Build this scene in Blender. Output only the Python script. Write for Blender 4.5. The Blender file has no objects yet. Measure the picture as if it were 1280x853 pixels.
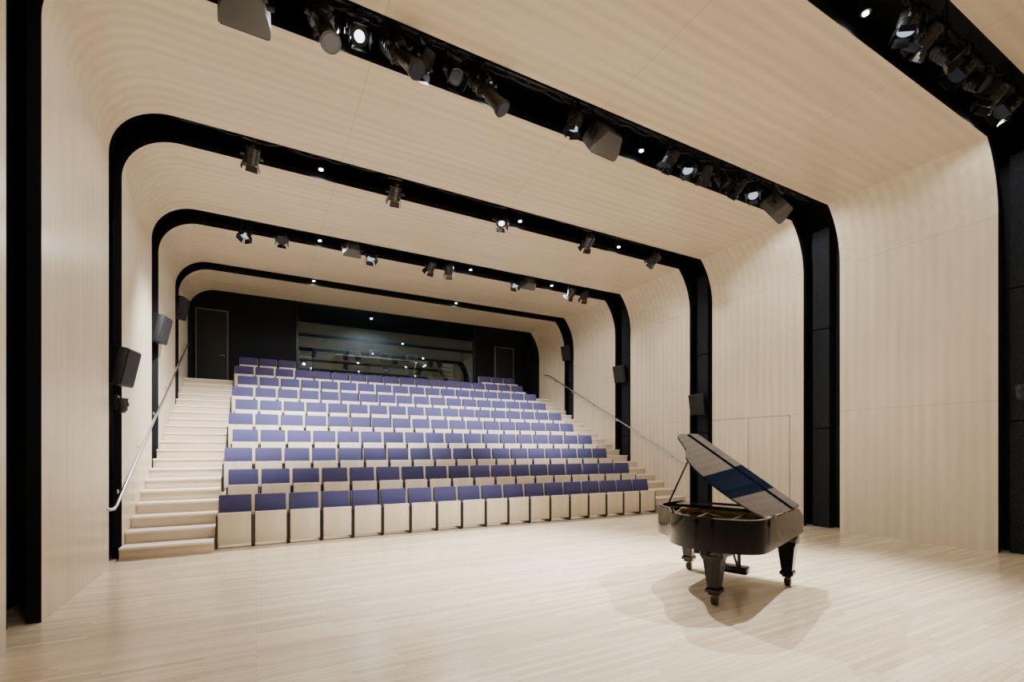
import bpy, bmesh, math, random
from mathutils import Vector, Matrix
random.seed(4)
SC = bpy.context.scene
COL = SC.collection
R = math.radians

# ------------------------------------------------------------------ helpers
def build(name, bm, mats, parent=None, sharp=0.6):
    bmesh.ops.recalc_face_normals(bm, faces=bm.faces[:])
    me = bpy.data.meshes.new(name)
    bm.to_mesh(me); bm.free()
    if not isinstance(mats, (list, tuple)): mats = [mats]
    for m in mats: me.materials.append(m)
    me.polygons.foreach_set('use_smooth', [True] * len(me.polygons))
    me.set_sharp_from_angle(angle=sharp)
    o = bpy.data.objects.new(name, me)
    COL.objects.link(o)
    if parent: o.parent = parent
    return o

def tag(o, label, cat, group=None):
    o['label'] = label; o['category'] = cat
    if group: o['group'] = group
    return o

def thing(name, label, cat, loc=(0, 0, 0), rotz=0.0, group=None):
    o = bpy.data.objects.new(name, None)
    o.empty_display_size = 0.1
    COL.objects.link(o)
    o.location = loc; o.rotation_euler = (0, 0, rotz)
    return tag(o, label, cat, group)

def struct(name, bm, mats, parent=None, label=None):
    o = build(name, bm, mats, parent)
    if not parent:
        o['kind'] = 'structure'
        if label: o['label'] = label
    return o

def B(): return bmesh.new()

def box(bm, x0, x1, y0, y1, z0, z1, mi=0, M=None, ends=None):
    vs = [Vector((x, y, z)) for z in (z0, z1) for y in (y0, y1) for x in (x0, x1)]
    if M: vs = [M @ v for v in vs]
    v = [bm.verts.new(p) for p in vs]
    for q, f in enumerate(((0, 2, 3, 1), (4, 5, 7, 6), (0, 1, 5, 4), (2, 6, 7, 3), (0, 4, 6, 2), (1, 3, 7, 5))):
        fc = bm.faces.new([v[i] for i in f]); fc.material_index = mi
        if ends is not None and q in (2, 3): fc.material_index = ends

def rbox(bm, c, s, b=0.01, seg=2, M=None):
    m = Matrix.Translation(c) @ Matrix.Diagonal((s[0], s[1], s[2], 1))
    if M: m = M @ m
    r = bmesh.ops.create_cube(bm, size=1, matrix=m)
    es = set()
    for v in r['verts']:
        for e in v.link_edges: es.add(e)
    bmesh.ops.bevel(bm, geom=list(es), offset=b, segments=seg, profile=0.5, affect='EDGES')

def cyl(bm, p0, p1, r0, r1=None, seg=18, caps=True):
    p0, p1 = Vector(p0), Vector(p1)
    if r1 is None: r1 = r0
    d = p1 - p0
    q = d.to_track_quat('Z', 'Y').to_matrix().to_4x4()
    m = Matrix.Translation((p0 + p1) / 2) @ q
    bmesh.ops.create_cone(bm, cap_ends=caps, cap_tris=False, segments=seg, radius1=r0, radius2=r1, depth=d.length, matrix=m)

def tube(bm, pts, r, seg=10):
    pts = [Vector(p) for p in pts]
    rings = []
    n = len(pts)
    up = Vector((0.13, 0.31, 0.94)).normalized()
    for i, p in enumerate(pts):
        t = (pts[min(i + 1, n - 1)] - pts[max(i - 1, 0)]).normalized()
        a = t.cross(up)
        if a.length < 0.05: a = t.cross(Vector((1, 0, 0)))
        a.normalize(); b = t.cross(a).normalized()
        rings.append([bm.verts.new(p + (a * math.cos(2 * math.pi * k / seg) + b * math.sin(2 * math.pi * k / seg)) * r) for k in range(seg)])
    for i in range(n - 1):
        for k in range(seg):
            bm.faces.new((rings[i][k], rings[i][(k + 1) % seg], rings[i + 1][(k + 1) % seg], rings[i + 1][k]))
    bm.faces.new(rings[0]); bm.faces.new(rings[-1])

def prism(bm, outline, h0, h1, f):
    a = [bm.verts.new(f(p[0], p[1], h0)) for p in outline]
    b = [bm.verts.new(f(p[0], p[1], h1)) for p in outline]
    bm.faces.new(a); bm.faces.new(list(reversed(b)))
    n = len(a)
    for i in range(n):
        bm.faces.new((a[i], a[(i + 1) % n], b[(i + 1) % n], b[i]))

def catmull(P, n=6):
    out = []
    for i in range(len(P) - 1):
        p0 = P[max(i - 1, 0)]; p1 = P[i]; p2 = P[i + 1]; p3 = P[min(i + 2, len(P) - 1)]
        for k in range(n):
            t = k / n
            out.append(tuple(0.5 * (2 * p1[j] + (p2[j] - p0[j]) * t + (2 * p0[j] - 5 * p1[j] + 4 * p2[j] - p3[j]) * t * t + (3 * p1[j] - p0[j] - 3 * p2[j] + p3[j]) * t ** 3) for j in range(len(p1))))
    out.append(tuple(P[-1]))
    return out

# ------------------------------------------------------------------ materials
def mat(name, col, rough=0.5, metal=0.0, spec=0.5, coat=0.0):
    m = bpy.data.materials.new(name); m.use_nodes = True
    b = m.node_tree.nodes['Principled BSDF']
    b.inputs['Base Color'].default_value = (*col, 1)
    b.inputs['Roughness'].default_value = rough
    b.inputs['Metallic'].default_value = metal
    b.inputs['Specular IOR Level'].default_value = spec
    b.inputs['Coat Weight'].default_value = coat
    b.inputs['Coat Roughness'].default_value = 0.03
    return m

def emit(name, col, st):
    m = mat(name, (.1, .1, .1)); b = m.node_tree.nodes['Principled BSDF']
    b.inputs['Emission Color'].default_value = (*col, 1); b.inputs['Emission Strength'].default_value = st
    return m

def noisy(name, c1, c2, scale, rough=0.8, bump=0.0, detail=3, spec=0.3):
    m = mat(name, c1, rough, 0, spec)
    nt = m.node_tree; b = nt.nodes['Principled BSDF']
    tc = nt.nodes.new('ShaderNodeTexCoord')
    n = nt.nodes.new('ShaderNodeTexNoise'); n.inputs['Scale'].default_value = scale; n.inputs['Detail'].default_value = detail
    r = nt.nodes.new('ShaderNodeValToRGB')
    r.color_ramp.elements[0].position = 0.35; r.color_ramp.elements[0].color = (*c1, 1)
    r.color_ramp.elements[1].position = 0.65; r.color_ramp.elements[1].color = (*c2, 1)
    nt.links.new(tc.outputs['Object'], n.inputs['Vector'])
    nt.links.new(n.outputs['Fac'], r.inputs['Fac'])
    nt.links.new(r.outputs['Color'], b.inputs['Base Color'])
    if bump:
        bp = nt.nodes.new('ShaderNodeBump'); bp.inputs['Strength'].default_value = bump; bp.inputs['Distance'].default_value = 0.01
        nt.links.new(n.outputs['Fac'], bp.inputs['Height']); nt.links.new(bp.outputs['Normal'], b.inputs['Normal'])
    return m

def veneer(name, c1, c2, fine, broad, rough=0.4, seams=(), band=None, sw=.3, amp=.12):
    m = mat(name, c1, rough, 0, 0.4)
    nt = m.node_tree; N = nt.nodes; L = nt.links; b = N['Principled BSDF']
    tc = N.new('ShaderNodeTexCoord')
    def noise(sc, det):
        mp = N.new('ShaderNodeMapping'); mp.inputs['Scale'].default_value = sc
        n = N.new('ShaderNodeTexNoise'); n.inputs['Scale'].default_value = 1; n.inputs['Detail'].default_value = det
        L.new(tc.outputs['Object'], mp.inputs['Vector']); L.new(mp.outputs['Vector'], n.inputs['Vector'])
        return n
    n1 = noise(fine, 4); n2 = noise(broad, 2)
    a = N.new('ShaderNodeMath'); a.operation = 'MULTIPLY_ADD'; a.inputs[1].default_value = 0.45
    s = N.new('ShaderNodeMath'); s.operation = 'MULTIPLY'; s.inputs[1].default_value = 0.45
    L.new(n2.outputs['Fac'], s.inputs[0]); L.new(n1.outputs['Fac'], a.inputs[0]); L.new(s.outputs[0], a.inputs[2])
    fac = a.outputs[0]
    if band:
        wv = N.new('ShaderNodeTexWave'); wv.wave_type = 'BANDS'; wv.bands_direction = band
        wv.inputs['Scale'].default_value = 1.9; wv.inputs['Distortion'].default_value = 1.2; wv.inputs['Detail'].default_value = 2; wv.inputs['Detail Scale'].default_value = .4
        L.new(tc.outputs['Object'], wv.inputs['Vector'])
        ad = N.new('ShaderNodeMath'); ad.operation = 'MULTIPLY_ADD'; ad.inputs[1].default_value = amp
        L.new(wv.outputs['Fac'], ad.inputs[0]); L.new(fac, ad.inputs[2]); fac = ad.outputs[0]
    r = N.new('ShaderNodeValToRGB')
    r.color_ramp.elements[0].position = 0.30; r.color_ramp.elements[0].color = (*c1, 1)
    r.color_ramp.elements[1].position = 0.68; r.color_ramp.elements[1].color = (*c2, 1)
    L.new(fac, r.inputs['Fac'])
    out = r.outputs['Color']
    if seams:
        sep = N.new('ShaderNodeSeparateXYZ'); L.new(tc.outputs['Object'], sep.inputs[0])
        tot = None
        for ax, val in seams:
            c = N.new('ShaderNodeMath'); c.operation = 'COMPARE'; c.inputs[1].default_value = val; c.inputs[2].default_value = 0.006
            L.new(sep.outputs[ax], c.inputs[0])
            if tot is None: tot = c.outputs[0]
            else:
                ad = N.new('ShaderNodeMath'); ad.operation = 'MAXIMUM'
                L.new(tot, ad.inputs[0]); L.new(c.outputs[0], ad.inputs[1]); tot = ad.outputs[0]
        mx = N.new('ShaderNodeMix'); mx.data_type = 'RGBA'
        ml = N.new('ShaderNodeMath'); ml.operation = 'MULTIPLY'; ml.inputs[1].default_value = sw
        L.new(tot, ml.inputs[0]); L.new(ml.outputs[0], mx.inputs['Factor'])
        L.new(out, mx.inputs['A']); mx.inputs['B'].default_value = (0.2, 0.14, 0.09, 1)
        out = mx.outputs['Result']
    L.new(out, b.inputs['Base Color'])
    return m

def floor_mat():
    m = mat('maple_floor', (.7, .6, .45), 0.24, 0, 0.5)
    nt = m.node_tree; N = nt.nodes; L = nt.links; b = N['Principled BSDF']
    tc = N.new('ShaderNodeTexCoord')
    br = N.new('ShaderNodeTexBrick')
    br.inputs['Scale'].default_value = 1; br.inputs['Brick Width'].default_value = 0.95; br.inputs['Row Height'].default_value = 0.055
    br.inputs['Mortar Size'].default_value = 0.0014; br.inputs['Mortar Smooth'].default_value = 0.3
    br.offset = 0.37; br.offset_frequency = 2; br.squash = 1.3; br.squash_frequency = 3
    br.inputs['Color1'].default_value = (.565, .455, .31, 1); br.inputs['Color2'].default_value = (.725, .61, .44, 1)
    br.inputs['Mortar'].default_value = (.37, .275, .175, 1)
    L.new(tc.outputs['Object'], br.inputs['Vector'])
    mp = N.new('ShaderNodeMapping'); mp.inputs['Scale'].default_value = (1.2, 22, 1)
    n = N.new('ShaderNodeTexNoise'); n.inputs['Scale'].default_value = 1; n.inputs['Detail'].default_value = 4
    L.new(tc.outputs['Object'], mp.inputs['Vector']); L.new(mp.outputs['Vector'], n.inputs['Vector'])
    mr = N.new('ShaderNodeMapRange'); mr.inputs['To Min'].default_value = 0.87; mr.inputs['To Max'].default_value = 1.1
    L.new(n.outputs['Fac'], mr.inputs['Value'])
    mx = N.new('ShaderNodeMix'); mx.data_type = 'RGBA'; mx.blend_type = 'MULTIPLY'; mx.inputs['Factor'].default_value = 1
    L.new(br.outputs['Color'], mx.inputs['A']); L.new(mr.outputs['Result'], mx.inputs['B'])
    L.new(mx.outputs['Result'], b.inputs['Base Color'])
    return m

def glass_mat():
    m = bpy.data.materials.new('control_room_glass'); m.use_nodes = True
    nt = m.node_tree; N = nt.nodes; L = nt.links
    for n in list(N): N.remove(n)
    o = N.new('ShaderNodeOutputMaterial'); mx = N.new('ShaderNodeMixShader')
    tr = N.new('ShaderNodeBsdfTransparent'); tr.inputs[0].default_value = (.8, .85, .87, 1)
    gl = N.new('ShaderNodeBsdfGlossy'); gl.inputs['Roughness'].default_value = .015; gl.inputs['Color'].default_value = (.68, .85, .95, 1)
    mx.inputs[0].default_value = .09
    L.new(tr.outputs[0], mx.inputs[1]); L.new(gl.outputs[0], mx.inputs[2]); L.new(mx.outputs[0], o.inputs[0])
    return m

WC1, WC2 = (.575, .485, .355), (.735, .637, .49)
M_wall = veneer('birch_wall_veneer', WC1, WC2, (8, 8, .5), (.5, .5, .5), 0.36, [(2, 2.3), (2, 5.08)], 'Y')
M_wallL = veneer('birch_left_wall_veneer', WC1, WC2, (8, 8, .5), (.7, .7, .7), 0.28, [(2, 5.08)], 'Y', .2, .04)
M_ceil = veneer('birch_ceiling_veneer', WC1, WC2, (.5, 8, 8), (.25, .8, .8), 0.36, [(0, 1.2), (0, 4.1), (0, 7.0)], 'Y', .3)
M_door = veneer('birch_door_veneer', WC1, WC2, (8, 8, .5), (.5, .5, .5), 0.36, (), 'Y')
M_floor = floor_mat()
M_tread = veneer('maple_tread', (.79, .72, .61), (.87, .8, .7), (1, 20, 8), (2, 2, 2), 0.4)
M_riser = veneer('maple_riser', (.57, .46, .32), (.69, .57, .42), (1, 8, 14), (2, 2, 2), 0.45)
M_seatwood = veneer('seat_panel_wood', (.62, .525, .385), (.75, .65, .495), (14, 14, 1), (3, 3, 2), 0.4)
M_black = noisy('black_acoustic_paint', (.0045, .0055, .008), (.010, .012, .017), 30, 0.75, 0.3)
M_edge = mat('black_panel_edge', (.006, .006, .008), 0.7, 0, .2)
M_foam = noisy('black_acoustic_felt', (.008, .010, .014), (.018, .021, .027), 70, 0.95, 0.7)
M_navy = noisy('navy_seat_fabric', (.055, .055, .145), (.073, .073, .185), 180, 0.9, 0.2)
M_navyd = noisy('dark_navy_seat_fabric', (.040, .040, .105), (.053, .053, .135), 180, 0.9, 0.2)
M_plumlit = noisy('navy_seat_fabric_plum_light', (.05, .044, .118), (.067, .058, .15), 180, 0.9, 0.2)  # same navy fabric with the purple light of the upper rows painted in
M_blackmetal = mat('black_painted_metal', (.010, .010, .012), 0.4, 0, 0.5)
M_can = mat('black_lamp_can', (.009, .009, .011), 0.3, 0.0, 0.5)
M_grey = mat('grey_speaker_paint', (.085, .085, .095), 0.5)
M_greyd = noisy('grey_speaker_grille', (.05, .05, .055), (.075, .075, .08), 200, 0.6)
M_spk = mat('charcoal_speaker_shell', (.014, .014, .017), 0.5)
M_grille = noisy('black_speaker_grille', (.008, .008, .009), (.02, .02, .022), 220, 0.6)
M_steel = mat('brushed_steel', (.55, .55, .56), 0.3, 1.0)
M_lacq = mat('black_piano_lacquer', (.003, .003, .004), 0.03, 0, 0.36)
M_lid = mat('black_lid_lacquer_blue_reflection', (.003, .005, .010), 0.02, 0, 0.22)  # slight blue in the base colour imitates a blue reflection on the lid
M_brass = mat('dark_brass', (.13, .095, .05), 0.35, 1.0)
M_gold = mat('gold_iron_plate', (.4, .27, .11), 0.35, 0.8)
M_string = mat('piano_wire', (.5, .45, .38), 0.3, 1.0)
M_rubber = mat('dark_rubber', (.012, .012, .012), 0.7)
M_ivory = mat('white_keys', (.8, .78, .72), 0.25)
M_lens = mat('blue_coated_lens', (.02, .035, .07), 0.08, 0.0, 0.5)
M_glass = glass_mat()
M_frame = mat('grey_door_frame', (.18, .18, .185), 0.5)
M_darkdoor = mat('black_door_leaf', (.008, .009, .011), 0.5)
M_gap = mat('dark_joint', (.22, .16, .1), 0.8)
M_room = noisy('dark_control_room_paint', (.045, .053, .057), (.06, .069, .073), 8, 0.8)
M_rackgrey = mat('grey_rack_panel', (.35, .37, .39), 0.4)
M_maroon = noisy('maroon_chair_fabric', (.06, .02, .03), (.08, .03, .04), 120, 0.9)
M_emit = emit('glowing_lamp_lens', (1, .97, .93), 40)
M_lit = emit('lit_stage_lamp_lens', (.6, .8, 1), .9)
M_litb = emit('bright_stage_lamp_lens', (.85, .93, 1), 5)
M_screen = emit('dim_blue_screen', (.45, .7, 1), .5)

# ------------------------------------------------------------------ hall dimensions
XL, XR, ZC, YB = -1.70, 9.85, 6.15, 17.3
Y1, PER, SW = 5.08, 2.9, 0.69          # near edge of slot 0, period, slot width
FL, TH = 0.7, 0.10
RR, RA = 1.5, R(43)                     # right hand cove: radius and swept angle
ZR = ZC - RR * math.sin(RA)             # where the right cove springs from the wall
YEND = 16.1
def s0(k): return Y1 + PER * k
bays = [(s0(k) + SW, s0(k + 1)) for k in range(-3, 3)] + [(s0(3) + .56, YEND)]
RISE, ROWP = 0.387, 0.80
ZT = RISE * 9

# floor, shell
bm = B(); box(bm, XL - .5, XR + .5, -3.2, YB + .1, -.1, 0); struct('floor', bm, M_floor)
bm = B(); box(bm, XL - .52, XL - .42, -3.2, YB + .1, 0, 6.85); struct('wall_left', bm, M_black)
bm = B(); box(bm, XR + .42, XR + .52, -3.2, YB + .1, 0, 6.85); struct('wall_right', bm, M_black)
bm = B(); box(bm, XL - .52, XR + .52, -3.2, YB + .1, 6.75, 6.85); struct('ceiling', bm, M_black)
WX0, WX1, WZ0, WZ1 = 1.23, 7.56, 3.72, 6.45
bm = B()
box(bm, XL - .52, WX0, YB, YB + .1, 0, 6.85); box(bm, WX1, XR + .52, YB, YB + .1, 0, 6.85)
box(bm, WX0, WX1, YB, YB + .1, 0, WZ0); box(bm, WX0, WX1, YB, YB + .1, WZ1, 6.85)
struct('wall_back', bm, M_black)
bm = B(); box(bm, XL - .52, XR + .52, -3.3, -3.2, 0, 6.85); struct('wall_front', bm, M_door)
bm = B(); box(bm, XL - .1, XL, YEND, YB, 0, 6.75); struct('wall_left', bm, M_black)
bm = B(); box(bm, XR, XR + .1, YEND, YB, 0, 6.75); struct('wall_right', bm, M_black)
# control room behind the glass
ZK = ZT + .15
bm = B()
box(bm, .6, 8.2, 20.3, 20.4, ZK, 6.9); box(bm, .5, .6, YB + .1, 20.4, ZK, 6.9); box(bm, 8.2, 8.3, YB + .1, 20.4, ZK, 6.9)
struct('wall_control_room', bm, M_room)
bm = B(); box(bm, .5, 8.3, YB + .1, 20.4, ZK - .1, ZK); struct('floor', bm, M_room)
bm = B(); box(bm, .5, 8.3, YB + .1, 20.4, 6.85, 6.95); struct('ceiling', bm, M_room)

def ceil_profile():
    def prof(t):
        o = []
        for i in range(17):
            a = math.pi - i / 16 * math.pi / 2
            o.append((XL + FL + (FL + t) * math.cos(a), ZC - FL + (FL + t) * math.sin(a)))
        xe = XR - RR * (1 - math.cos(RA))
        o.append((xe, ZC + t))
        for i in range(12):
            a = RA * (1 - (i + 1) / 12)
            o.append((XR - RR + (RR + t) * math.cos(a), ZR + (RR + t) * math.sin(a)))
        return o
    return prof(0), prof(TH)
inn, outr = ceil_profile()
for (ya, yb) in bays:
    bm = B(); box(bm, XL - TH, XL, ya, yb, 0, ZC - FL, ends=1); struct('wall_left', bm, [M_wallL, M_edge])
    bm = B(); box(bm, XR, XR + TH, ya, yb, 0, ZR, ends=1); struct('wall_right', bm, [M_wall, M_edge])
    bm = B()
    n = len(inn)
    g = [[bm.verts.new((p[0], y, p[1])) for p in pr] for pr in (inn, outr) for y in (ya, yb)]
    for i in range(n - 1):
        bm.faces.new((g[0][i], g[0][i + 1], g[1][i + 1], g[1][i]))
        bm.faces.new((g[2][i], g[2][i + 1], g[3][i + 1], g[3][i])).material_index = 1
        bm.faces.new((g[0][i], g[0][i + 1], g[2][i + 1], g[2][i])).material_index = 1
        bm.faces.new((g[1][i], g[1][i + 1], g[3][i + 1], g[3][i])).material_index = 1
    bm.faces.new((g[0][0], g[1][0], g[3][0], g[2][0])); bm.faces.new((g[0][-1], g[1][-1], g[3][-1], g[2][-1]))
    struct('ceiling', bm, [M_ceil, M_edge])
# felt strips standing in the wall slots
tn = 1
for k in range(-2, 4):
    y = s0(k)
    for sx in (0, 1):
        bm = B()
        for (za, zb) in ((0, 1.98), (2.0, 3.98), (4.0, 6.0)):
            if sx == 0: box(bm, XL - .42, XL - .2, y + .3, y + .62, za, zb)
            else: box(bm, XR + .2, XR + .42, y + .3, y + .62, za, zb)
        struct('trim_%d' % tn, bm, M_foam); tn += 1

# concealed double doors in the right wall
for i, (ya, yb) in enumerate(((6.06, 6.998), (7.012, 7.95))):
    bm = B(); rbox(bm, (XR - .006, (ya + yb) / 2, 1.135), (.014, yb - ya, 2.27), .003, 1)
    d = struct('door_%d' % (i + 1), bm, M_door)
    bm = B(); box(bm, XR - .003, XR + .01, ya - .011, yb + .011, 0, 2.282)
    build('door_frame', bm, M_gap, d)

def back_door(num, x0, x1, z1):
    bm = B(); box(bm, x0, x1, YB - .03, YB, ZT, z1)
    d = struct('door_%d' % num, bm, M_darkdoor)
    bm = B()
    box(bm, x0 - .03, x0, YB - .05, YB, ZT, z1 + .03); box(bm, x1, x1 + .03, YB - .05, YB, ZT, z1 + .03)
    box(bm, x0 - .03, x1 + .03, YB - .05, YB, z1, z1 + .03)
    build('door_frame', bm, M_frame, d)
    bm = B(); cyl(bm, (x1 - .08, YB - .09, ZT + 1.0), (x1 - .2, YB - .09, ZT + 1.0), .01); cyl(bm, (x1 - .08, YB - .03, ZT + 1.0), (x1 - .08, YB - .095, ZT + 1.0), .012)
    build('door_handle', bm, M_steel, d)
back_door(3, -1.60, -.80, 5.85)
back_door(4, 8.50, 9.30, 5.70)
bm = B(); box(bm, WX0, WX1, YB + .04, YB + .05, WZ0, WZ1); w = struct('window_1', bm, M_glass)
bm = B()
for (a, b_, c, d) in ((WX0 - .06, WX1 + .06, WZ1, WZ1 + .06), (WX0 - .06, WX1 + .06, WZ0 - .06, WZ0), (WX0 - .06, WX0, WZ0, WZ1), (WX1, WX1 + .06, WZ0, WZ1)):
    box(bm, a, b_, YB - .02, YB, c, d)
build('window_frame', bm, M_blackmetal, w)

# control room furniture
t = thing('control_desk', 'long dark control desk behind the back wall window', 'desk', (4.6, 18.3, ZK))
bm = B(); rbox(bm, (0, 0, .75), (5.2, .8, .05), .01, 2); build('desk_top', bm, M_spk, t)
for sx in (-2.5, 0, 2.5):
    bm = B(); rbox(bm, (sx, 0, .3625), (.05, .7, .725), .006, 1); build('leg', bm, M_blackmetal, t)
bm = B(); rbox(bm, (0, -.37, .6), (5.0, .02, .3), .004, 1); build('modesty_panel', bm, M_spk, t)
ZD = ZK + .775
for q, (mx_, lb) in enumerate(((3.2, 'black control room monitor on the desk, left one'), (6.2, 'black control room monitor on the desk, right one'))):
    t = thing('monitor', lb, 'monitor', (mx_, 18.35, ZD), R(160 if q == 0 else 205))
    bm = B(); rbox(bm, (0, 0, .012), (.26, .2, .02), .005, 1); cyl(bm, (0, .03, .02), (0, .03, .3), .02); build('stand', bm, M_blackmetal, t)
    bm = B(); rbox(bm, (0, 0, .42), (.62, .035, .38), .008, 1); build('bezel', bm, M_blackmetal, t)
    bm = B(); box(bm, -.29, .29, -.021, -.0176, .25, .59); build('screen', bm, M_screen, t)
t = thing('mixing_console', 'sloping grey mixing console on the control desk behind glass', 'mixing console', (4.4, 18.25, ZD))
bm = B(); prism(bm, [(-.35, 0), (.35, 0), (.35, .08), (-.35, .3)], -.7, .7, lambda a, b, c: Vector((c, a, b))); build('body', bm, M_grey, t)
for q in range(24):
    bm = B(); box(bm, -.66 + q * .056, -.64 + q * .056, .1, .14, .14, .18); build('fader', bm, M_steel, t)
t = thing('bright_shape_lamp', 'gooseneck lamp added as a small bright shape behind glass', 'lamp', (5.45, 18.3, ZD))  # invented lamp, stands in for a small bright shape in the window
bm = B(); cyl(bm, (0, 0, 0), (0, 0, .03), .09); build('base', bm, M_blackmetal, t)
bm = B(); tube(bm, catmull([(0, 0, .03), (.02, 0, .3), (.08, 0, .55), (.22, 0, .68), (.36, 0, .62)], 5), .012, 8); build('gooseneck', bm, M_steel, t)
bm = B(); cyl(bm, (.35, 0, .63), (.44, 0, .5), .03, .09); build('lamp_shade', bm, M_steel, t)
bm = B(); cyl(bm, (.437, 0, .505), (.447, 0, .492), .075, .075); build('bulb', bm, M_emit, t)
for q, rx in enumerate((1.6, 7.3)):
    t = thing('equipment_rack', 'black equipment rack behind the window glass, %s of the desk' % ('left' if q == 0 else 'right'), 'equipment rack', (rx, 19.8, ZK))
    bm = B(); rbox(bm, (0, 0, .9), (.6, .6, 1.8), .01, 1); build('cabinet', bm, M_blackmetal, t)
    for u in range(8):
        bm = B(); rbox(bm, (0, -.305, .25 + u * .19), (.5, .02, .15), .004, 1); build('rack_unit', bm, M_rackgrey, t)
t = thing('wall_shelf', 'long grey shelf on the far wall of the control room', 'shelf', (4.6, 20.12, 5.35))
bm = B(); rbox(bm, (0, 0, 0), (3.6, .34, .04), .006, 1); build('board', bm, M_rackgrey, t)
for sx in (-1.5, 0, 1.5):
    bm = B(); prism(bm, [(-.12, -.02), (.17, -.02), (.17, -.26)], -.015, .015, lambda a, b, c: Vector((c + sx, a, b))); build('bracket', bm, M_blackmetal, t)
for q, sx in enumerate((-1.1, -.3, .6, 1.3)):
    t = thing('equipment_box', 'grey equipment box on the control room shelf, %s of four' % ('first', 'second', 'third', 'last')[q], 'equipment', (4.6 + sx, 20.1, 5.37))
    hh = (.22, .3, .16, .26)[q]
    bm = B(); rbox(bm, (0, 0, hh / 2), (.5, .26, hh), .01, 1); build('case', bm, M_grey, t)
    bm = B(); rbox(bm, (0, -.134, hh / 2), (.44, .01, hh - .06), .003, 1); build('front_panel', bm, M_steel, t)
for q, cx in enumerate((3.6, 5.2, 6.6)):
    t = thing('office_chair', 'maroon chair behind the window glass, %s of three' % ('leftmost', 'middle', 'rightmost')[q], 'chair', (cx, 19.1, ZK), R(20 * q - 20))
    bm = B(); rbox(bm, (0, 0, .47), (.48, .46, .08), .03, 3); build('seat', bm, M_maroon, t)
    bm = B(); rbox(bm, (0, .22, .82), (.46, .07, .55), .03, 3); build('backrest', bm, M_maroon, t)
    bm = B(); cyl(bm, (0, 0, .08), (0, 0, .43), .025); build('pole', bm, M_blackmetal, t)
    bm = B()
    for a in range(5): cyl(bm, (0, 0, .09), (.28 * math.cos(a * 1.2566), .28 * math.sin(a * 1.2566), .04), .018, .012, 8)
    build('base', bm, M_blackmetal, t)
t = thing('downlight', 'small downlight added to light the dark control room behind glass', 'downlight', (4.0, 19.2, 6.85))  # added lamp, put in to brighten the equipment behind the glass
bm = B(); cyl(bm, (0, 0, -.1), (0, 0, 0), .06); build('housing', bm, M_blackmetal, t)
bm = B(); cyl(bm, (0, 0, -.106), (0, 0, -.099), .045); build('lens', bm, M_emit, t)
l = bpy.data.lights.new('control_room_fill', 'SPOT'); l.energy = 220; l.spot_size = R(165); l.spot_blend = .5; l.shadow_soft_size = .04; l.color = (.85, .94, 1)
lo = bpy.data.objects.new('control_room_fill', l); COL.objects.link(lo); lo.parent = t; lo.location = (0, 0, -.15)

# ------------------------------------------------------------------ tiers and stairs
XS0, XS1 = -.57, 8.84
for i in range(1, 10):
    bm = B()
    ya = 9.38 + ROWP * (i - 1)
    z = RISE * i
    if i < 9: box(bm, XS0, XS1, ya, ya + ROWP, 0, z)
    else:
        box(bm, XS0, XS1, ya, YB, 0, z)
        box(bm, XL, XS0, 15.68, YB, 0, z); box(bm, XS1, XR, 15.68, YB, 0, z)
    struct('floor', bm, M_riser, label='wooden seating tier')
NST = 20
RUN = 7.21 / NST; SR = ZT / NST
def stairs(x0, x1, label):
    t = thing('staircase', label, 'stairs', ((x0 + x1) / 2, 8.47, 0))
    hw = (x1 - x0) / 2 - .004
    for j in range(NST):
        z = SR * (j + 1)
        bm = B()
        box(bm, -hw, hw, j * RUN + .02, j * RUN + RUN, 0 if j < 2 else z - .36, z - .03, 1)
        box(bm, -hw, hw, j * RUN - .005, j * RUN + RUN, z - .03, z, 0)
        build('step', bm, [M_tread, M_riser], t)
stairs(XL, XS0, 'pale wooden aisle stairs along the left wall beside the navy seats')
stairs(XS1, XR, 'pale wooden aisle stairs along the right wall behind the piano')

def handrail(x, side, ya, yb, label):
    t = thing('handrail', label, 'handrail', (x, ya, 0))
    def zz(y): return .19 + .9 + RISE / ROWP * (y - 8.47)
    bm = B()
    pts = [(side * .07, -.12, zz(ya) - .02), (side * .03, -.12, zz(ya) - .025), (0, -.08, zz(ya) - .02), (0, .05, zz(ya) + .02)]
    for i in range(1, 20):
        y = ya + .05 + (yb - ya - .05) * i / 19
        pts.append((0, y - ya, zz(y)))
    pts.append((0, yb - ya + .25, zz(yb) + .03))
    tube(bm, pts, .02, 12)
    build('rail', bm, M_steel, t)
    for y in [ya + .5 + q * (yb - ya - .9) / 5 for q in range(6)]:
        bm = B()
        wx = side * (.085)
        tube(bm, [(0, y - ya, zz(y) - .015), (0, y - ya, zz(y) - .06), (side * .02, y - ya, zz(y) - .08), (wx, y - ya, zz(y) - .08)], .008, 8)
        cyl(bm, (wx - side * .008, y - ya, zz(y) - .08), (wx, y - ya, zz(y) - .08), .03)
        build('bracket', bm, M_steel, t)
handrail(XL + .09, -1, 7.9, 15.3, 'brushed steel handrail rising along the left wall stairs')
handrail(XR - .09, 1, 8.7, 15.3, 'brushed steel handrail rising along the right wall stairs')

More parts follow.
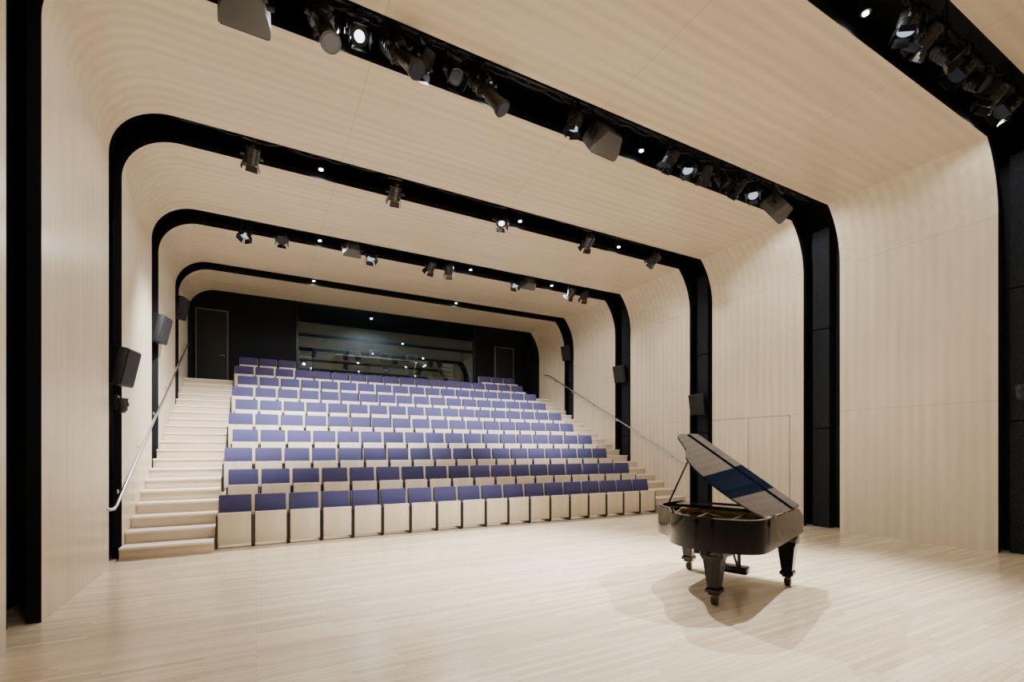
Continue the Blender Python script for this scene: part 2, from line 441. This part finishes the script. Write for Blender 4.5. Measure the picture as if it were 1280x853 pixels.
# ------------------------------------------------------------------ seats
PITCH = 9.28 / 18
def seat_meshes():
    out = []
    def mk(name, bm, m):
        o = build(name, bm, m); me = o.data; bpy.data.objects.remove(o); out.append((name, me)); return me
    bm = B(); rbox(bm, (0, .02, .312), (.46, .03, .50), .008, 2); mk('seat_panel', bm, M_seatwood)
    bm = B(); rbox(bm, (0, .072, .32), (.44, .07, .42), .02, 2); mk('seat_cushion', bm, M_navy)
    T = Matrix.Translation((0, .27, .65)) @ Matrix.Rotation(R(-10), 4, 'X')
    bm = B(); rbox(bm, (0, 0, -.01), (.465, .06, .37), .018, 2, T); mk('backrest', bm, M_navy)
    bm = B(); rbox(bm, (0, .042, -.07), (.48, .022, .47), .006, 2, T); mk('back_shell', bm, M_seatwood)
    for s in (-1, 1):
        bm = B()
        rbox(bm, (s * .2435, .16, .27), (.024, .32, .5), .006, 1)
        rbox(bm, (s * .2435, .2, .012), (.024, .34, .024), .004, 1)
        mk('support', bm, M_blackmetal)
    return out
SM = seat_meshes()
alt = {}
for name, me in SM:
    if name in ('backrest', 'seat_cushion'):
        for key, mm in (('d', M_navyd), ('p', M_plumlit)):
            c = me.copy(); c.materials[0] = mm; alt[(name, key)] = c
ORD = ['first', 'second', 'third', 'fourth', 'fifth', 'sixth', 'seventh', 'eighth', 'ninth', 'tenth', 'eleventh', 'twelfth',
       'thirteenth', 'fourteenth', 'fifteenth', 'sixteenth', 'seventeenth', 'eighteenth']
for i in range(10):
    off = .01 + (.10 if i % 2 else 0)
    for j in range(18):
        if i == 9 and 3 <= j <= 14: continue        # the top row stops on both sides of the window
        x = XS0 + off + PITCH * (j + .5)
        rown = 'front row' if i == 0 else ('top row' if i == 9 else ORD[i] + ' row up')
        key = None; cname = 'navy'
        if i >= 8: key = 'p'; cname = 'plum-light-painted navy'  # upper rows carry their purple light tint in the fabric colour
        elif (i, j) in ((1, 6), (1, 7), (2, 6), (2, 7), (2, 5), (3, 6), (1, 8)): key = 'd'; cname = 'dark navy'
        lab = '%s folding seat with pale wood panel, %s, %s from the left stairs' % (cname, rown, ORD[j])
        if i == 9 and j > 14:
            lab = 'plum-light-painted navy folding seat, top row right of the window, %s from the right stairs' % ORD[17 - j]
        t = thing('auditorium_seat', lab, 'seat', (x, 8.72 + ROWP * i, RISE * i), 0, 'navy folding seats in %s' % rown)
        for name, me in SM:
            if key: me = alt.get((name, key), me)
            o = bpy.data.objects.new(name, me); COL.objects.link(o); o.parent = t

# ------------------------------------------------------------------ battens, lamps, downlights
SLOT = {-2: 'ceiling slot behind the viewpoint (added fill)', -1: 'ceiling slot at top right', 0: 'fourth ceiling slot from back',
        1: 'third ceiling slot from back', 2: 'second ceiling slot from back', 3: 'last ceiling slot at back'}
ZP = 6.36
for k in range(-1, 4):
    yy = s0(k) + .27
    t = thing('lighting_batten', 'black pipe batten with cables in the %s' % SLOT[k], 'lighting batten', (XL + .6, yy, ZP))
    Lb = XR - XL - 1.2
    bm = B(); cyl(bm, (0, 0, 0), (Lb, 0, 0), .024, seg=12); build('pipe', bm, M_blackmetal, t)
    for q in range(6):
        x = .4 + q * (Lb - .8) / 5
        bm = B(); cyl(bm, (x, 0, 0), (x, 0, 6.75 - ZP), .012, seg=8); rbox(bm, (x, 0, 0), (.05, .07, .07), .006, 1)
        build('hanger', bm, M_blackmetal, t)
    for (amp, fr, oy) in ((.06, .55, .03), (.11, .36, -.04)):
        if k >= 3 and amp > .1: continue
        bm = B(); pts = []
        for q in range(120):
            x = Lb * q / 119
            pts.append((x, oy + .01 * math.sin(q), -.03 - amp * abs(math.sin(q * fr)) * (.4 + .6 * abs(math.sin(q * .083)))))
        tube(bm, pts, .009, 6); build('cable', bm, M_rubber, t)

def fixture(k, X, kind, d, name_extra, lit=0, dz=None, cone=66):
    """hanging stage lamp; d is the direction the lamp points"""
    s = (1.05 if kind == 'profile' else .86) if k <= 0 else .95
    if dz is None: dz = -.30 if k <= 0 else -.34
    yy = s0(k) + .27
    d = Vector(d).normalized()
    nm = {'profile': 'profile_spotlight', 'par': 'stage_lamp'}[kind]
    t = thing(nm, '%s, %s' % (name_extra, SLOT[k]), 'stage light', (X, yy, ZP), 0, 'stage lights in the ' + SLOT[k])
    side = d.cross(Vector((0, 0, 1))).normalized()
    p = Vector((0, 0, dz))
    hw = .135 * s
    bm = B()
    rbox(bm, (0, 0, -.01), (.05, .075, .085), .008, 1); cyl(bm, (0, 0, -.04), (0, 0, -.1), .013, seg=8)
    cyl(bm, (-.05, 0, -.03), (.05, 0, -.03), .01, seg=8)
    build('clamp', bm, M_blackmetal, t)
    bm = B()
    top = Vector((0, 0, -.1))
    A = Matrix.Translation(top) @ Matrix(((side.x, -side.y, 0, 0), (side.y, side.x, 0, 0), (0, 0, 1, 0), (0, 0, 0, 1)))
    rbox(bm, (0, 0, 0), (2 * hw, .04, .012), .003, 1, A)
    for sg in (-1, 1):
        rbox(bm, (sg * hw, 0, (p.z + .1) / 2), (.01, .04, -(p.z + .1) + .03), .002, 1, A)
    build('yoke', bm, M_blackmetal, t)
    for sg in (-1, 1):
        bm = B(); cyl(bm, p + side * sg * (hw - .03), p + side * sg * (hw + .03), .028, seg=12)
        build('knob', bm, M_blackmetal, t)
    LM = M_lens if not lit else (M_litb if 'bright' in name_extra else M_lit)
    if kind == 'profile':
        bm = B()
        cyl(bm, p - d * .2 * s, p + d * .06 * s, .1 * s, .115 * s); cyl(bm, p - d * .27 * s, p - d * .2 * s, .06 * s, .1 * s)
        for q in range(4): cyl(bm, p - d * (.17 - .05 * q) * s, p - d * (.155 - .05 * q) * s, .122 * s)
        build('lamp_housing', bm, M_can, t)
        bm = B()
        cyl(bm, p + d * .06 * s, p + d * .14 * s, .07 * s); cyl(bm, p + d * .14 * s, p + d * .38 * s, .078 * s, .086 * s); cyl(bm, p + d * .38 * s, p + d * .42 * s, .1 * s)
        build('lens_barrel', bm, M_can, t)
        bm = B(); cyl(bm, p + d * .405 * s, p + d * .424 * s, .078 * s); build('lens', bm, LM, t)
        for q in range(4):
            a = q * math.pi / 2 + .4
            o1 = side * math.cos(a) + side.cross(d) * math.sin(a)
            bm = B(); cyl(bm, p + d * .1 * s + o1 * .06 * s, p + d * .1 * s + o1 * .14 * s, .012, .02, 8)
            build('shutter_handle', bm, M_blackmetal, t)
        le = p + d * .45 * s
    else:
        bm = B()
        cyl(bm, p - d * .13 * s, p + d * .11 * s, .11 * s); cyl(bm, p - d * .19 * s, p - d * .13 * s, .05 * s, .1 * s)
        for q in range(3): cyl(bm, p - d * (.1 - .06 * q) * s, p - d * (.085 - .06 * q) * s, .118 * s)
        build('lamp_housing', bm, M_can, t)
        lr = .7 if 'bright' in name_extra else 1.0
        bm = B(); cyl(bm, p + d * .1 * s, p + d * .116 * s, .1 * s * lr, .085 * s * lr); build('lens', bm, LM, t)
        le = p + d * .15 * s
        up = side.cross(d).normalized()
        for ang in range(4):
            a = ang * math.pi / 2
            o1 = side * math.cos(a) + up * math.sin(a); o2 = -side * math.sin(a) + up * math.cos(a)
            q0 = p + d * .115 * s + o1 * .105 * s
            q1 = p + d * .21 * s + o1 * .13 * s
            bm = B(); vs = []
            for off in (0, .004):
                vs.append([bm.verts.new(v + o1 * off) for v in (q0 - o2 * .08 * s, q0 + o2 * .08 * s, q1 + o2 * .09 * s, q1 - o2 * .09 * s)])
            bm.faces.new(vs[0]); bm.faces.new(vs[1])
            for q in range(4): bm.faces.new((vs[0][q], vs[0][(q + 1) % 4], vs[1][(q + 1) % 4], vs[1][q]))
            build('barn_door', bm, M_can, t)
    bm = B(); tube(bm, [p - d * .2 * s, p - d * .26 * s + Vector((0, 0, .08)), Vector((.06, .03, -.1)), Vector((.09, .02, 0))], .009, 6)
    build('cable', bm, M_rubber, t)
    if lit:
        l = bpy.data.lights.new('stage_lamp_beam', 'SPOT'); l.energy = lit; l.spot_size = R(cone); l.spot_blend = .9; l.shadow_soft_size = .05
        l.color = (1, .98, .95)
        lo = bpy.data.objects.new('stage_lamp_beam', l); COL.objects.link(lo); lo.parent = t; lo.location = le
        lo.rotation_euler = d.to_track_quat('-Z', 'Y').to_euler()
    return t

FX = [
 (-1, 6.05, 'par', (-.17, .22, -1), 'black stage lamp, first of seven from left', 2100), (-1, 6.45, 'par', (-.1, .6, -.6), 'black stage lamp, second of seven from left'),
 (-1, 6.9, 'par', (.2, -.5, -.7), 'black stage lamp, third of seven from left'),
 (-1, 7.35, 'par', (-.6, .3, -.7), 'black stage lamp, fourth of seven from left'), (-1, 7.8, 'par', (-.2, -.6, -.7), 'black stage lamp, fifth of seven from left'),
 (-1, 8.25, 'par', (-.2, .5, -.7), 'black stage lamp, sixth of seven from left'), (-1, 8.7, 'par', (-.7, .3, -.7), 'black stage lamp, rightmost of seven'),
 (0, .60, 'profile', (.15, -.5, -.85), 'long black spotlight right of the grey loudspeaker'), (0, .98, 'par', (-.05, -.75, -.75), 'bright round stage lamp between two long spotlights', 120),
 (0, 1.40, 'profile', (.35, -.55, -.75), 'long black spotlight, second of three from left'), (0, 1.72, 'par', (-.3, .4, -.8), 'round black stage lamp beside the second long spotlight'),
 (0, 2.08, 'par', (.1, -.5, -.85), 'round black stage lamp at middle left'),
 (0, 2.45, 'profile', (.45, -.4, -.8), 'long black spotlight, third of three from left'), (0, 3.85, 'par', (-.15, .2, -.9), 'round black stage lamp left of the middle grey loudspeaker', 2600),
 (0, 5.65, 'par', (-.3, .5, -.8), 'round black stage lamp, first right of middle loudspeaker'), (0, 6.02, 'par', (-.17, -.3, -.95), 'round lit stage lamp, second right of middle loudspeaker', 2100),
 (0, 6.45, 'par', (.2, .5, -.8), 'round black stage lamp, third right of middle loudspeaker'), (0, 6.85, 'par', (.1, -.5, -.9), 'round black stage lamp, fourth right of middle loudspeaker'),
 (0, 7.25, 'par', (-.4, .5, -.8), 'round black stage lamp, fifth right of middle loudspeaker'), (0, 7.65, 'par', (-.45, -.3, -.9), 'round lit stage lamp left of the rightmost loudspeaker', 400),
 (1, -.06, 'par', (-.12, .6, -.7), 'black stage lamp, leftmost of five', 3400), (1, 2.12, 'par', (.05, .7, -.6), 'black stage lamp, second of five from left', 3600),
 (1, 4.18, 'par', (-.1, -.4, -.8), 'brightly lit stage lamp, middle of five', 3000), (1, 6.27, 'par', (.05, .7, -.6), 'black stage lamp, fourth of five from left', 3600),
 (1, 8.2, 'par', (-.5, .5, -.7), 'black stage lamp, rightmost of five'),
 (2, -.18, 'par', (-.2, -.25, -.9), 'black stage lamp, leftmost', 1500), (2, .47, 'par', (0, -.7, -.7), 'black stage lamp, second from left'),
 (2, 2.30, 'par', (.05, -.38, -.9), 'black stage lamp right of the left grey loudspeaker', 1500), (2, 3.74, 'par', (-.2, .7, -.7), 'black stage lamp, left of the middle pair'),
 (2, 4.21, 'par', (.2, .7, -.7), 'black stage lamp, right of the middle pair'), (2, 6.05, 'par', (0, -.38, -.9), 'black stage lamp left of the right grey loudspeaker', 1500),
 (2, 7.9, 'par', (-.2, .7, -.7), 'black stage lamp, left of the rightmost pair'), (2, 8.35, 'par', (.2, .7, -.7), 'black stage lamp, right of the rightmost pair'),
]
for f in FX: fixture(*f)

DL = {-2: [.6, 3.2, 5.8, 8.4], -1: [-.4, 2.7, 5.75, 8.9], 0: [.78, 2.72, 5.3, 8.75], 1: [.95, 4.75, 7.35], 2: [1.25, 4.9, 7.4], 3: [1.4, 5.6]}  # the row behind the viewpoint is unseen, added to light the hall
for k, xs in DL.items():
    for q, X in enumerate(xs):
        y = s0(k) + (.53 if k < 3 else .42)
        t = thing('downlight', 'small glowing white downlight, %s, %s from left' % (SLOT[k], ORD[q]), 'downlight', (X, y, 6.75), 0, 'downlights in the ' + SLOT[k])
        bm = B(); cyl(bm, (0, 0, -.52), (0, 0, -.3), .055, .055, 20); cyl(bm, (0, 0, -.3), (0, 0, 0), .015, seg=8)
        build('housing', bm, M_blackmetal, t)
        bm = B(); cyl(bm, (0, 0, -.528), (0, 0, -.515), .03, seg=20); build('lens', bm, M_emit, t)
        l = bpy.data.lights.new('downlight_lamp', 'SPOT'); l.energy = 98 if k >= 0 else 45; l.spot_size = R(172); l.spot_blend = .35; l.shadow_soft_size = .028
        l.color = (1, .985, .955)
        lo = bpy.data.objects.new('downlight_lamp', l); COL.objects.link(lo); lo.parent = t; lo.location = (0, 0, -.57)

# ------------------------------------------------------------------ loudspeakers
def loudspeaker(loc, rotz, tilt, label, shell, grille, w=.36, h=.55, dpt=.32, hang=None, wall=None, group=None):
    t = thing('loudspeaker', label, 'loudspeaker', loc, rotz, group)
    T = Matrix.Rotation(R(tilt), 4, 'X')
    bm = B()
    ol = [(-w / 2, 0), (w / 2, 0), (w / 2, -.1), (w * .3, -dpt), (-w * .3, -dpt), (-w / 2, -.1)]
    prism(bm, ol, -h / 2, h / 2, lambda a, b, c: T @ Vector((a, b, c)))
    bmesh.ops.bevel(bm, geom=bm.edges[:], offset=.008, segments=2, profile=.5, affect='EDGES')
    build('cabinet', bm, shell, t)
    bm = B(); rbox(bm, (0, .008, 0), (w - .03, .02, h - .03), .006, 1, T); build('grille', bm, grille, t)
    bm = B()
    c = T @ Vector((0, -dpt * .6, 0))
    if hang:
        for sx in (-1, 1):
            rbox(bm, (sx * (w / 2 + .012), c.y, c.z + hang / 2), (.008, .035, hang + .05), .002, 1)
        rbox(bm, (0, c.y, c.z + hang), (w + .04, .04, .01), .002, 1); cyl(bm, (0, c.y, c.z + hang), (0, c.y, 6.75 - loc[2]), .02, seg=10)
        for sx in (-1, 1): cyl(bm, (sx * (w / 2 - .05), c.y, c.z), (sx * (w / 2 + .03), c.y, c.z), .03, seg=12)
    if wall:
        e = T @ Vector((0, -dpt + .02, 0))
        cyl(bm, e, e + Vector((0, -wall, 0)), .022, seg=10); rbox(bm, e + Vector((0, -wall, 0)), (.12, .02, .2), .005, 1)
    build('bracket', bm, M_blackmetal, t)
    return t
# grey hanging speakers in slots (front faces the seats, tilted down)
loudspeaker((-.10, s0(0) + .42, 5.86), 0, -25, 'grey box loudspeaker hung at the left end of the fourth ceiling slot', M_grey, M_greyd, .46, .34, .34, hang=.3)
loudspeaker((4.37, s0(0) + .42, 5.90), R(4), -35, 'grey box loudspeaker hung mid-slot among lamps above the stage', M_grey, M_greyd, .46, .36, .30, hang=.3)
loudspeaker((8.35, s0(0) + .42, 5.90), R(15), -35, 'grey box loudspeaker hung at the right end near the wall', M_grey, M_greyd, .46, .36, .30, hang=.3)
loudspeaker((1.91, s0(2) + .42, 6.03), 0, -20, 'small grey loudspeaker at left of the second ceiling slot from back', M_grey, M_greyd, .40, .22, .26, hang=.2)
loudspeaker((6.52, s0(2) + .42, 6.03), 0, -20, 'small grey loudspeaker at right of the second ceiling slot from back', M_grey, M_greyd, .40, .22, .26, hang=.2)
zs = [2.68, 3.85, 5.0]
nmL = ['largest black wall loudspeaker beside the left stairs, nearest the stage', 'black wall loudspeaker above the left stairs, middle of three', 'black wall loudspeaker high on the left wall, nearest the back door']
nmR = ['black wall loudspeaker on the right wall, nearest the piano', 'black wall loudspeaker on the right wall, middle of three', 'black wall loudspeaker high on the right wall, nearest the back']
for q, k in enumerate((1, 2, 3)):
    yy = s0(k) + (.35 if k < 3 else .28)
    loudspeaker((XL + .16, yy, zs[q]), R(-90 - 12), -12, nmL[q], M_spk, M_grille, .38, .52, .3, wall=.25, group='black loudspeakers on the left wall')
    loudspeaker((XR - .16, yy, zs[q]), R(90 + 12), -12, nmR[q], M_spk, M_grille, .38, .52, .3, wall=.25, group='black loudspeakers on the right wall')

def wall_unit(loc, rotz, label, name, cat):
    t = thing(name, label, cat, loc, rotz)
    bm = B(); rbox(bm, (0, .0, 0), (.12, .05, .2), .01, 1); cyl(bm, (0, .02, 0), (0, -.3, 0), .015, seg=8); build('mount', bm, M_blackmetal, t)
    bm = B(); cyl(bm, (0, .06, -.1), (0, .06, .06), .06, .07); cyl(bm, (0, .06, -.14), (0, .06, -.1), .03, .06); build('sensor_head', bm, M_spk, t)
    bm = B(); cyl(bm, (0, .12, -.02), (0, .135, -.02), .028); build('lens', bm, M_lens, t)
wall_unit((XL + .02, s0(1) + .3, 2.2), R(-90), 'small black sensor unit below the largest left wall loudspeaker', 'wall_sensor', 'sensor')
wall_unit((XR - .0, s0(-1) + .42, 2.42), R(90), 'small black sensor unit in the wall slot at right edge', 'wall_sensor', 'sensor')

# ------------------------------------------------------------------ grand piano
def piano():
    t = thing('grand_piano', 'glossy black grand piano with raised lid standing on the stage floor', 'piano', (5.366, 3.92, 0), math.atan2(.94, -.34))
    t.scale = (.93, .93, .93)
    Pz = lambda a, b, c: Vector((a, b, c))
    curve = catmull([(.73, .78), (.725, .92), (.69, 1.06), (.60, 1.2), (.48, 1.32), (.38, 1.44), (.31, 1.58), (.22, 1.74), (.06, 1.87), (-.16, 1.94), (-.38, 1.94), (-.58, 1.87), (-.70, 1.74), (-.73, 1.55)], 5)
    path = [(-.73, .0), (-.73, .12), (-.73, .24), (-.73, .34), (-.73, .7), (-.73, 1.1)] + list(reversed(curve)) + [(.73, .34), (.73, .24), (.73, .12), (.73, .0)]
    zt = .975; zb = .64
    bm = B()
    n = len(path); rings = []
    for i, p in enumerate(path):
        a = Vector(path[max(i - 1, 0)]); b = Vector(path[min(i + 1, n - 1)])
        tg = (b - a).normalized(); nr = Vector((tg.y, -tg.x))
        q = Vector(p); qi = q + nr * .055
        z = zt
        if p[1] < .34: z = zt - .12 * (1 - p[1] / .34) ** 1.6
        rings.append([bm.verts.new((q.x, q.y, zb)), bm.verts.new((q.x, q.y, z - .008)), bm.verts.new((q.x + nr.x * .008, q.y + nr.y * .008, z)), bm.verts.new((qi.x, qi.y, z)), bm.verts.new((qi.x, qi.y, zb))])
    for i in range(n - 1):
        for k in range(5):
            bm.faces.new((rings[i][k], rings[i][(k + 1) % 5], rings[i + 1][(k + 1) % 5], rings[i + 1][k]))
    bm.faces.new(rings[0]); bm.faces.new(rings[-1])
    build('rim', bm, M_lacq, t)
    inner = [(p[0] * .955, p[1] * .985) for p in path if p[1] > .33]
    bm = B(); prism(bm, inner, .80, .82, Pz); build('soundboard', bm, M_gold, t)
    bm = B(); prism(bm, [(p[0] * .955, p[1] * .985) for p in path], zb + .01, zb + .03, Pz); build('bottom_board', bm, M_lacq, t)
    bm = B()
    for q in range(60):
        f = q / 59
        x0 = -.6 + 1.2 * f; y1 = 1.78 - 1.2 * f ** .8
        cyl(bm, (x0, .46, .87), (x0 * .75 - .12, y1, .87), .0018, seg=4)
    build('strings', bm, M_string, t)['kind'] = 'stuff'
    bm = B()
    for (a, b) in (((-.55, .45), (-.6, 1.6)), ((-.2, .45), (-.3, 1.78)), ((.2, .45), (.08, 1.62)), ((.6, .45), (.5, .98))):
        cyl(bm, (*a, .87), (*b, .87), .016, seg=8)
    rbox(bm, (0, .45, .86), (1.3, .1, .05), .01, 2)
    build('iron_frame', bm, M_gold, t)
    bm = B(); rbox(bm, (0, .36, .84), (1.35, .05, .22), .008, 2); rbox(bm, (0, .17, .665), (1.36, .34, .05), .008, 1); build('key_bed', bm, M_lacq, t)
    for q in range(52):
        bm = B(); rbox(bm, (-.611 + q * .0235, .11, .72), (.0222, .15, .02), .002, 1)
        build('white_key', bm, M_ivory, t)
    pat = [1, 1, 0, 1, 1, 1, 0]
    for q in range(51):
        if pat[q % 7]:
            bm = B(); box(bm, -.611 + q * .0235 + .0065, -.611 + q * .0235 + .0165, .09, .185, .73, .742)
            build('black_key', bm, M_blackmetal, t)
    for s in (-1, 1):
        bm = B(); rbox(bm, (s * .648, .14, .74), (.055, .2, .1), .01, 2); build('key_block', bm, M_lacq, t)
    bm = B(); rbox(bm, (0, .255, .80), (1.24, .03, .15), .008, 2); build('fallboard', bm, M_lacq, t)
    bm = B(); rbox(bm, (0, .025, .69), (1.35, .03, .05), .006, 1); build('key_slip', bm, M_lacq, t)
    bm = B(); rbox(bm, (0, .56, .955), (1.2, .34, .014), .004, 1); rbox(bm, (0, .4, .968), (.8, .02, .02), .004, 1); build('music_desk', bm, M_lacq, t)
    # lid, hinged along the bass side
    ang = R(36)
    hx, hz = -.745, .985
    H = Matrix.Translation((hx, 0, hz)) @ Matrix.Rotation(-ang, 4, 'Y')
    lp = [(0, .36), (0, .7), (0, 1.1)] + [((p[0] + .745) * 1.012, p[1] * 1.008) for p in reversed(curve)] + [(1.492, .36)]
    bm = B(); prism(bm, lp, 0, .016, lambda a, b, c: H @ Vector((a, b, c)))
    build('lid', bm, M_lid, t)
    bm = B(); rbox(bm, (.746, .53, .025), (1.488, .34, .012), .004, 1, H); build('lid_front_flap', bm, M_lid, t)
    for y in (.55, 1.0, 1.45):
        bm = B(); cyl(bm, (hx, y - .05, hz), (hx, y + .05, hz), .01, seg=10); build('hinge', bm, M_brass, t)
    bm = B(); cyl(bm, (.68, .75, .97), H @ Vector((1.25, .93, 0)), .012, seg=10); build('prop_stick', bm, M_lacq, t)
    for (a, b) in (((-.55, .4), (-.3, 1.75)), ((.0, .4), (-.15, 1.8)), ((.55, .4), (-.05, 1.7))):
        bm = B(); d = Vector((b[0] - a[0], b[1] - a[1], 0)); m = Matrix.Translation(((a[0] + b[0]) / 2, (a[1] + b[1]) / 2, .6)) @ d.to_track_quat('Y', 'Z').to_matrix().to_4x4()
        rbox(bm, (0, 0, 0), (.07, d.length, .1), .008, 1, m); build('brace_beam', bm, M_lacq, t)
    for (x, y, rz) in ((-.61, .25, 0), (.61, .25, 0), (-.2, 1.6, 0)):
        bm = B()
        rbox(bm, (x, y, .60), (.22, .22, .1), .012, 2)
        prof = [(.096, .56), (.108, .54), (.103, .515), (.091, .49), (.058, .2), (.075, .18), (.075, .15), (.05, .135), (.05, .115)]
        rs = [[bm.verts.new((x + sx * w_, y + sy * w_, z)) for (sx, sy) in ((-1, -1), (1, -1), (1, 1), (-1, 1))] for (w_, z) in prof]
        for i in range(len(rs) - 1):
            for k in range(4): bm.faces.new((rs[i][k], rs[i][(k + 1) % 4], rs[i + 1][(k + 1) % 4], rs[i + 1][k]))
        bm.faces.new(rs[0]); bm.faces.new(rs[-1])
        lg = build('leg', bm, M_lacq, t, sharp=.4)
        bm = B()
        cyl(bm, (x, y, .09), (x, y, .125), .032); box(bm, x - .035, x + .035, y - .03, y + .02, .075, .092)
        for s in (-1, 1): box(bm, x + s * .033 - .004, x + s * .033 + .004, y - .03, y + .02, .035, .09)
        build('caster_fork', bm, M_brass, lg)
        bm = B(); cyl(bm, (x - .026, y - .012, .05), (x + .026, y - .012, .05), .05, seg=24); build('caster_wheel', bm, M_rubber, lg)
    bm = B()
    rbox(bm, (0, .42, .60), (.36, .14, .06), .01, 2)
    for s in (-1, 1): cyl(bm, (s * .1, .42, .6), (s * .1, .42, .17), .026, .022, 12)
    rbox(bm, (0, .42, .15), (.42, .18, .09), .015, 2)
    ly = build('pedal_lyre', bm, M_lacq, t)
    for q in (-1, 0, 1):
        bm = B(); rbox(bm, (q * .09, .29, .11), (.045, .2, .012), .005, 2); build('pedal', bm, M_brass, ly)
    for s in (-1, 1):
        bm = B(); cyl(bm, (s * .12, .49, .14), (s * .1, .85, .64), .014, seg=8); build('brace_rod', bm, M_brass, ly)
piano()

# ------------------------------------------------------------------ world + camera
w = bpy.data.worlds.new('hall_world'); SC.world = w; w.use_nodes = True
w.node_tree.nodes['Background'].inputs[0].default_value = (.02, .02, .025, 1)
cam = bpy.data.cameras.new('camera'); co = bpy.data.objects.new('camera', cam); COL.objects.link(co)
cam.sensor_width = 36; cam.lens = 596 / 1280 * 36; cam.shift_y = (563 - 426.5) / 1280
cam.clip_start = .05
co.location = (0, 0, 1.55); co.rotation_euler = (R(90), 0, R(-28.2))
SC.camera = co
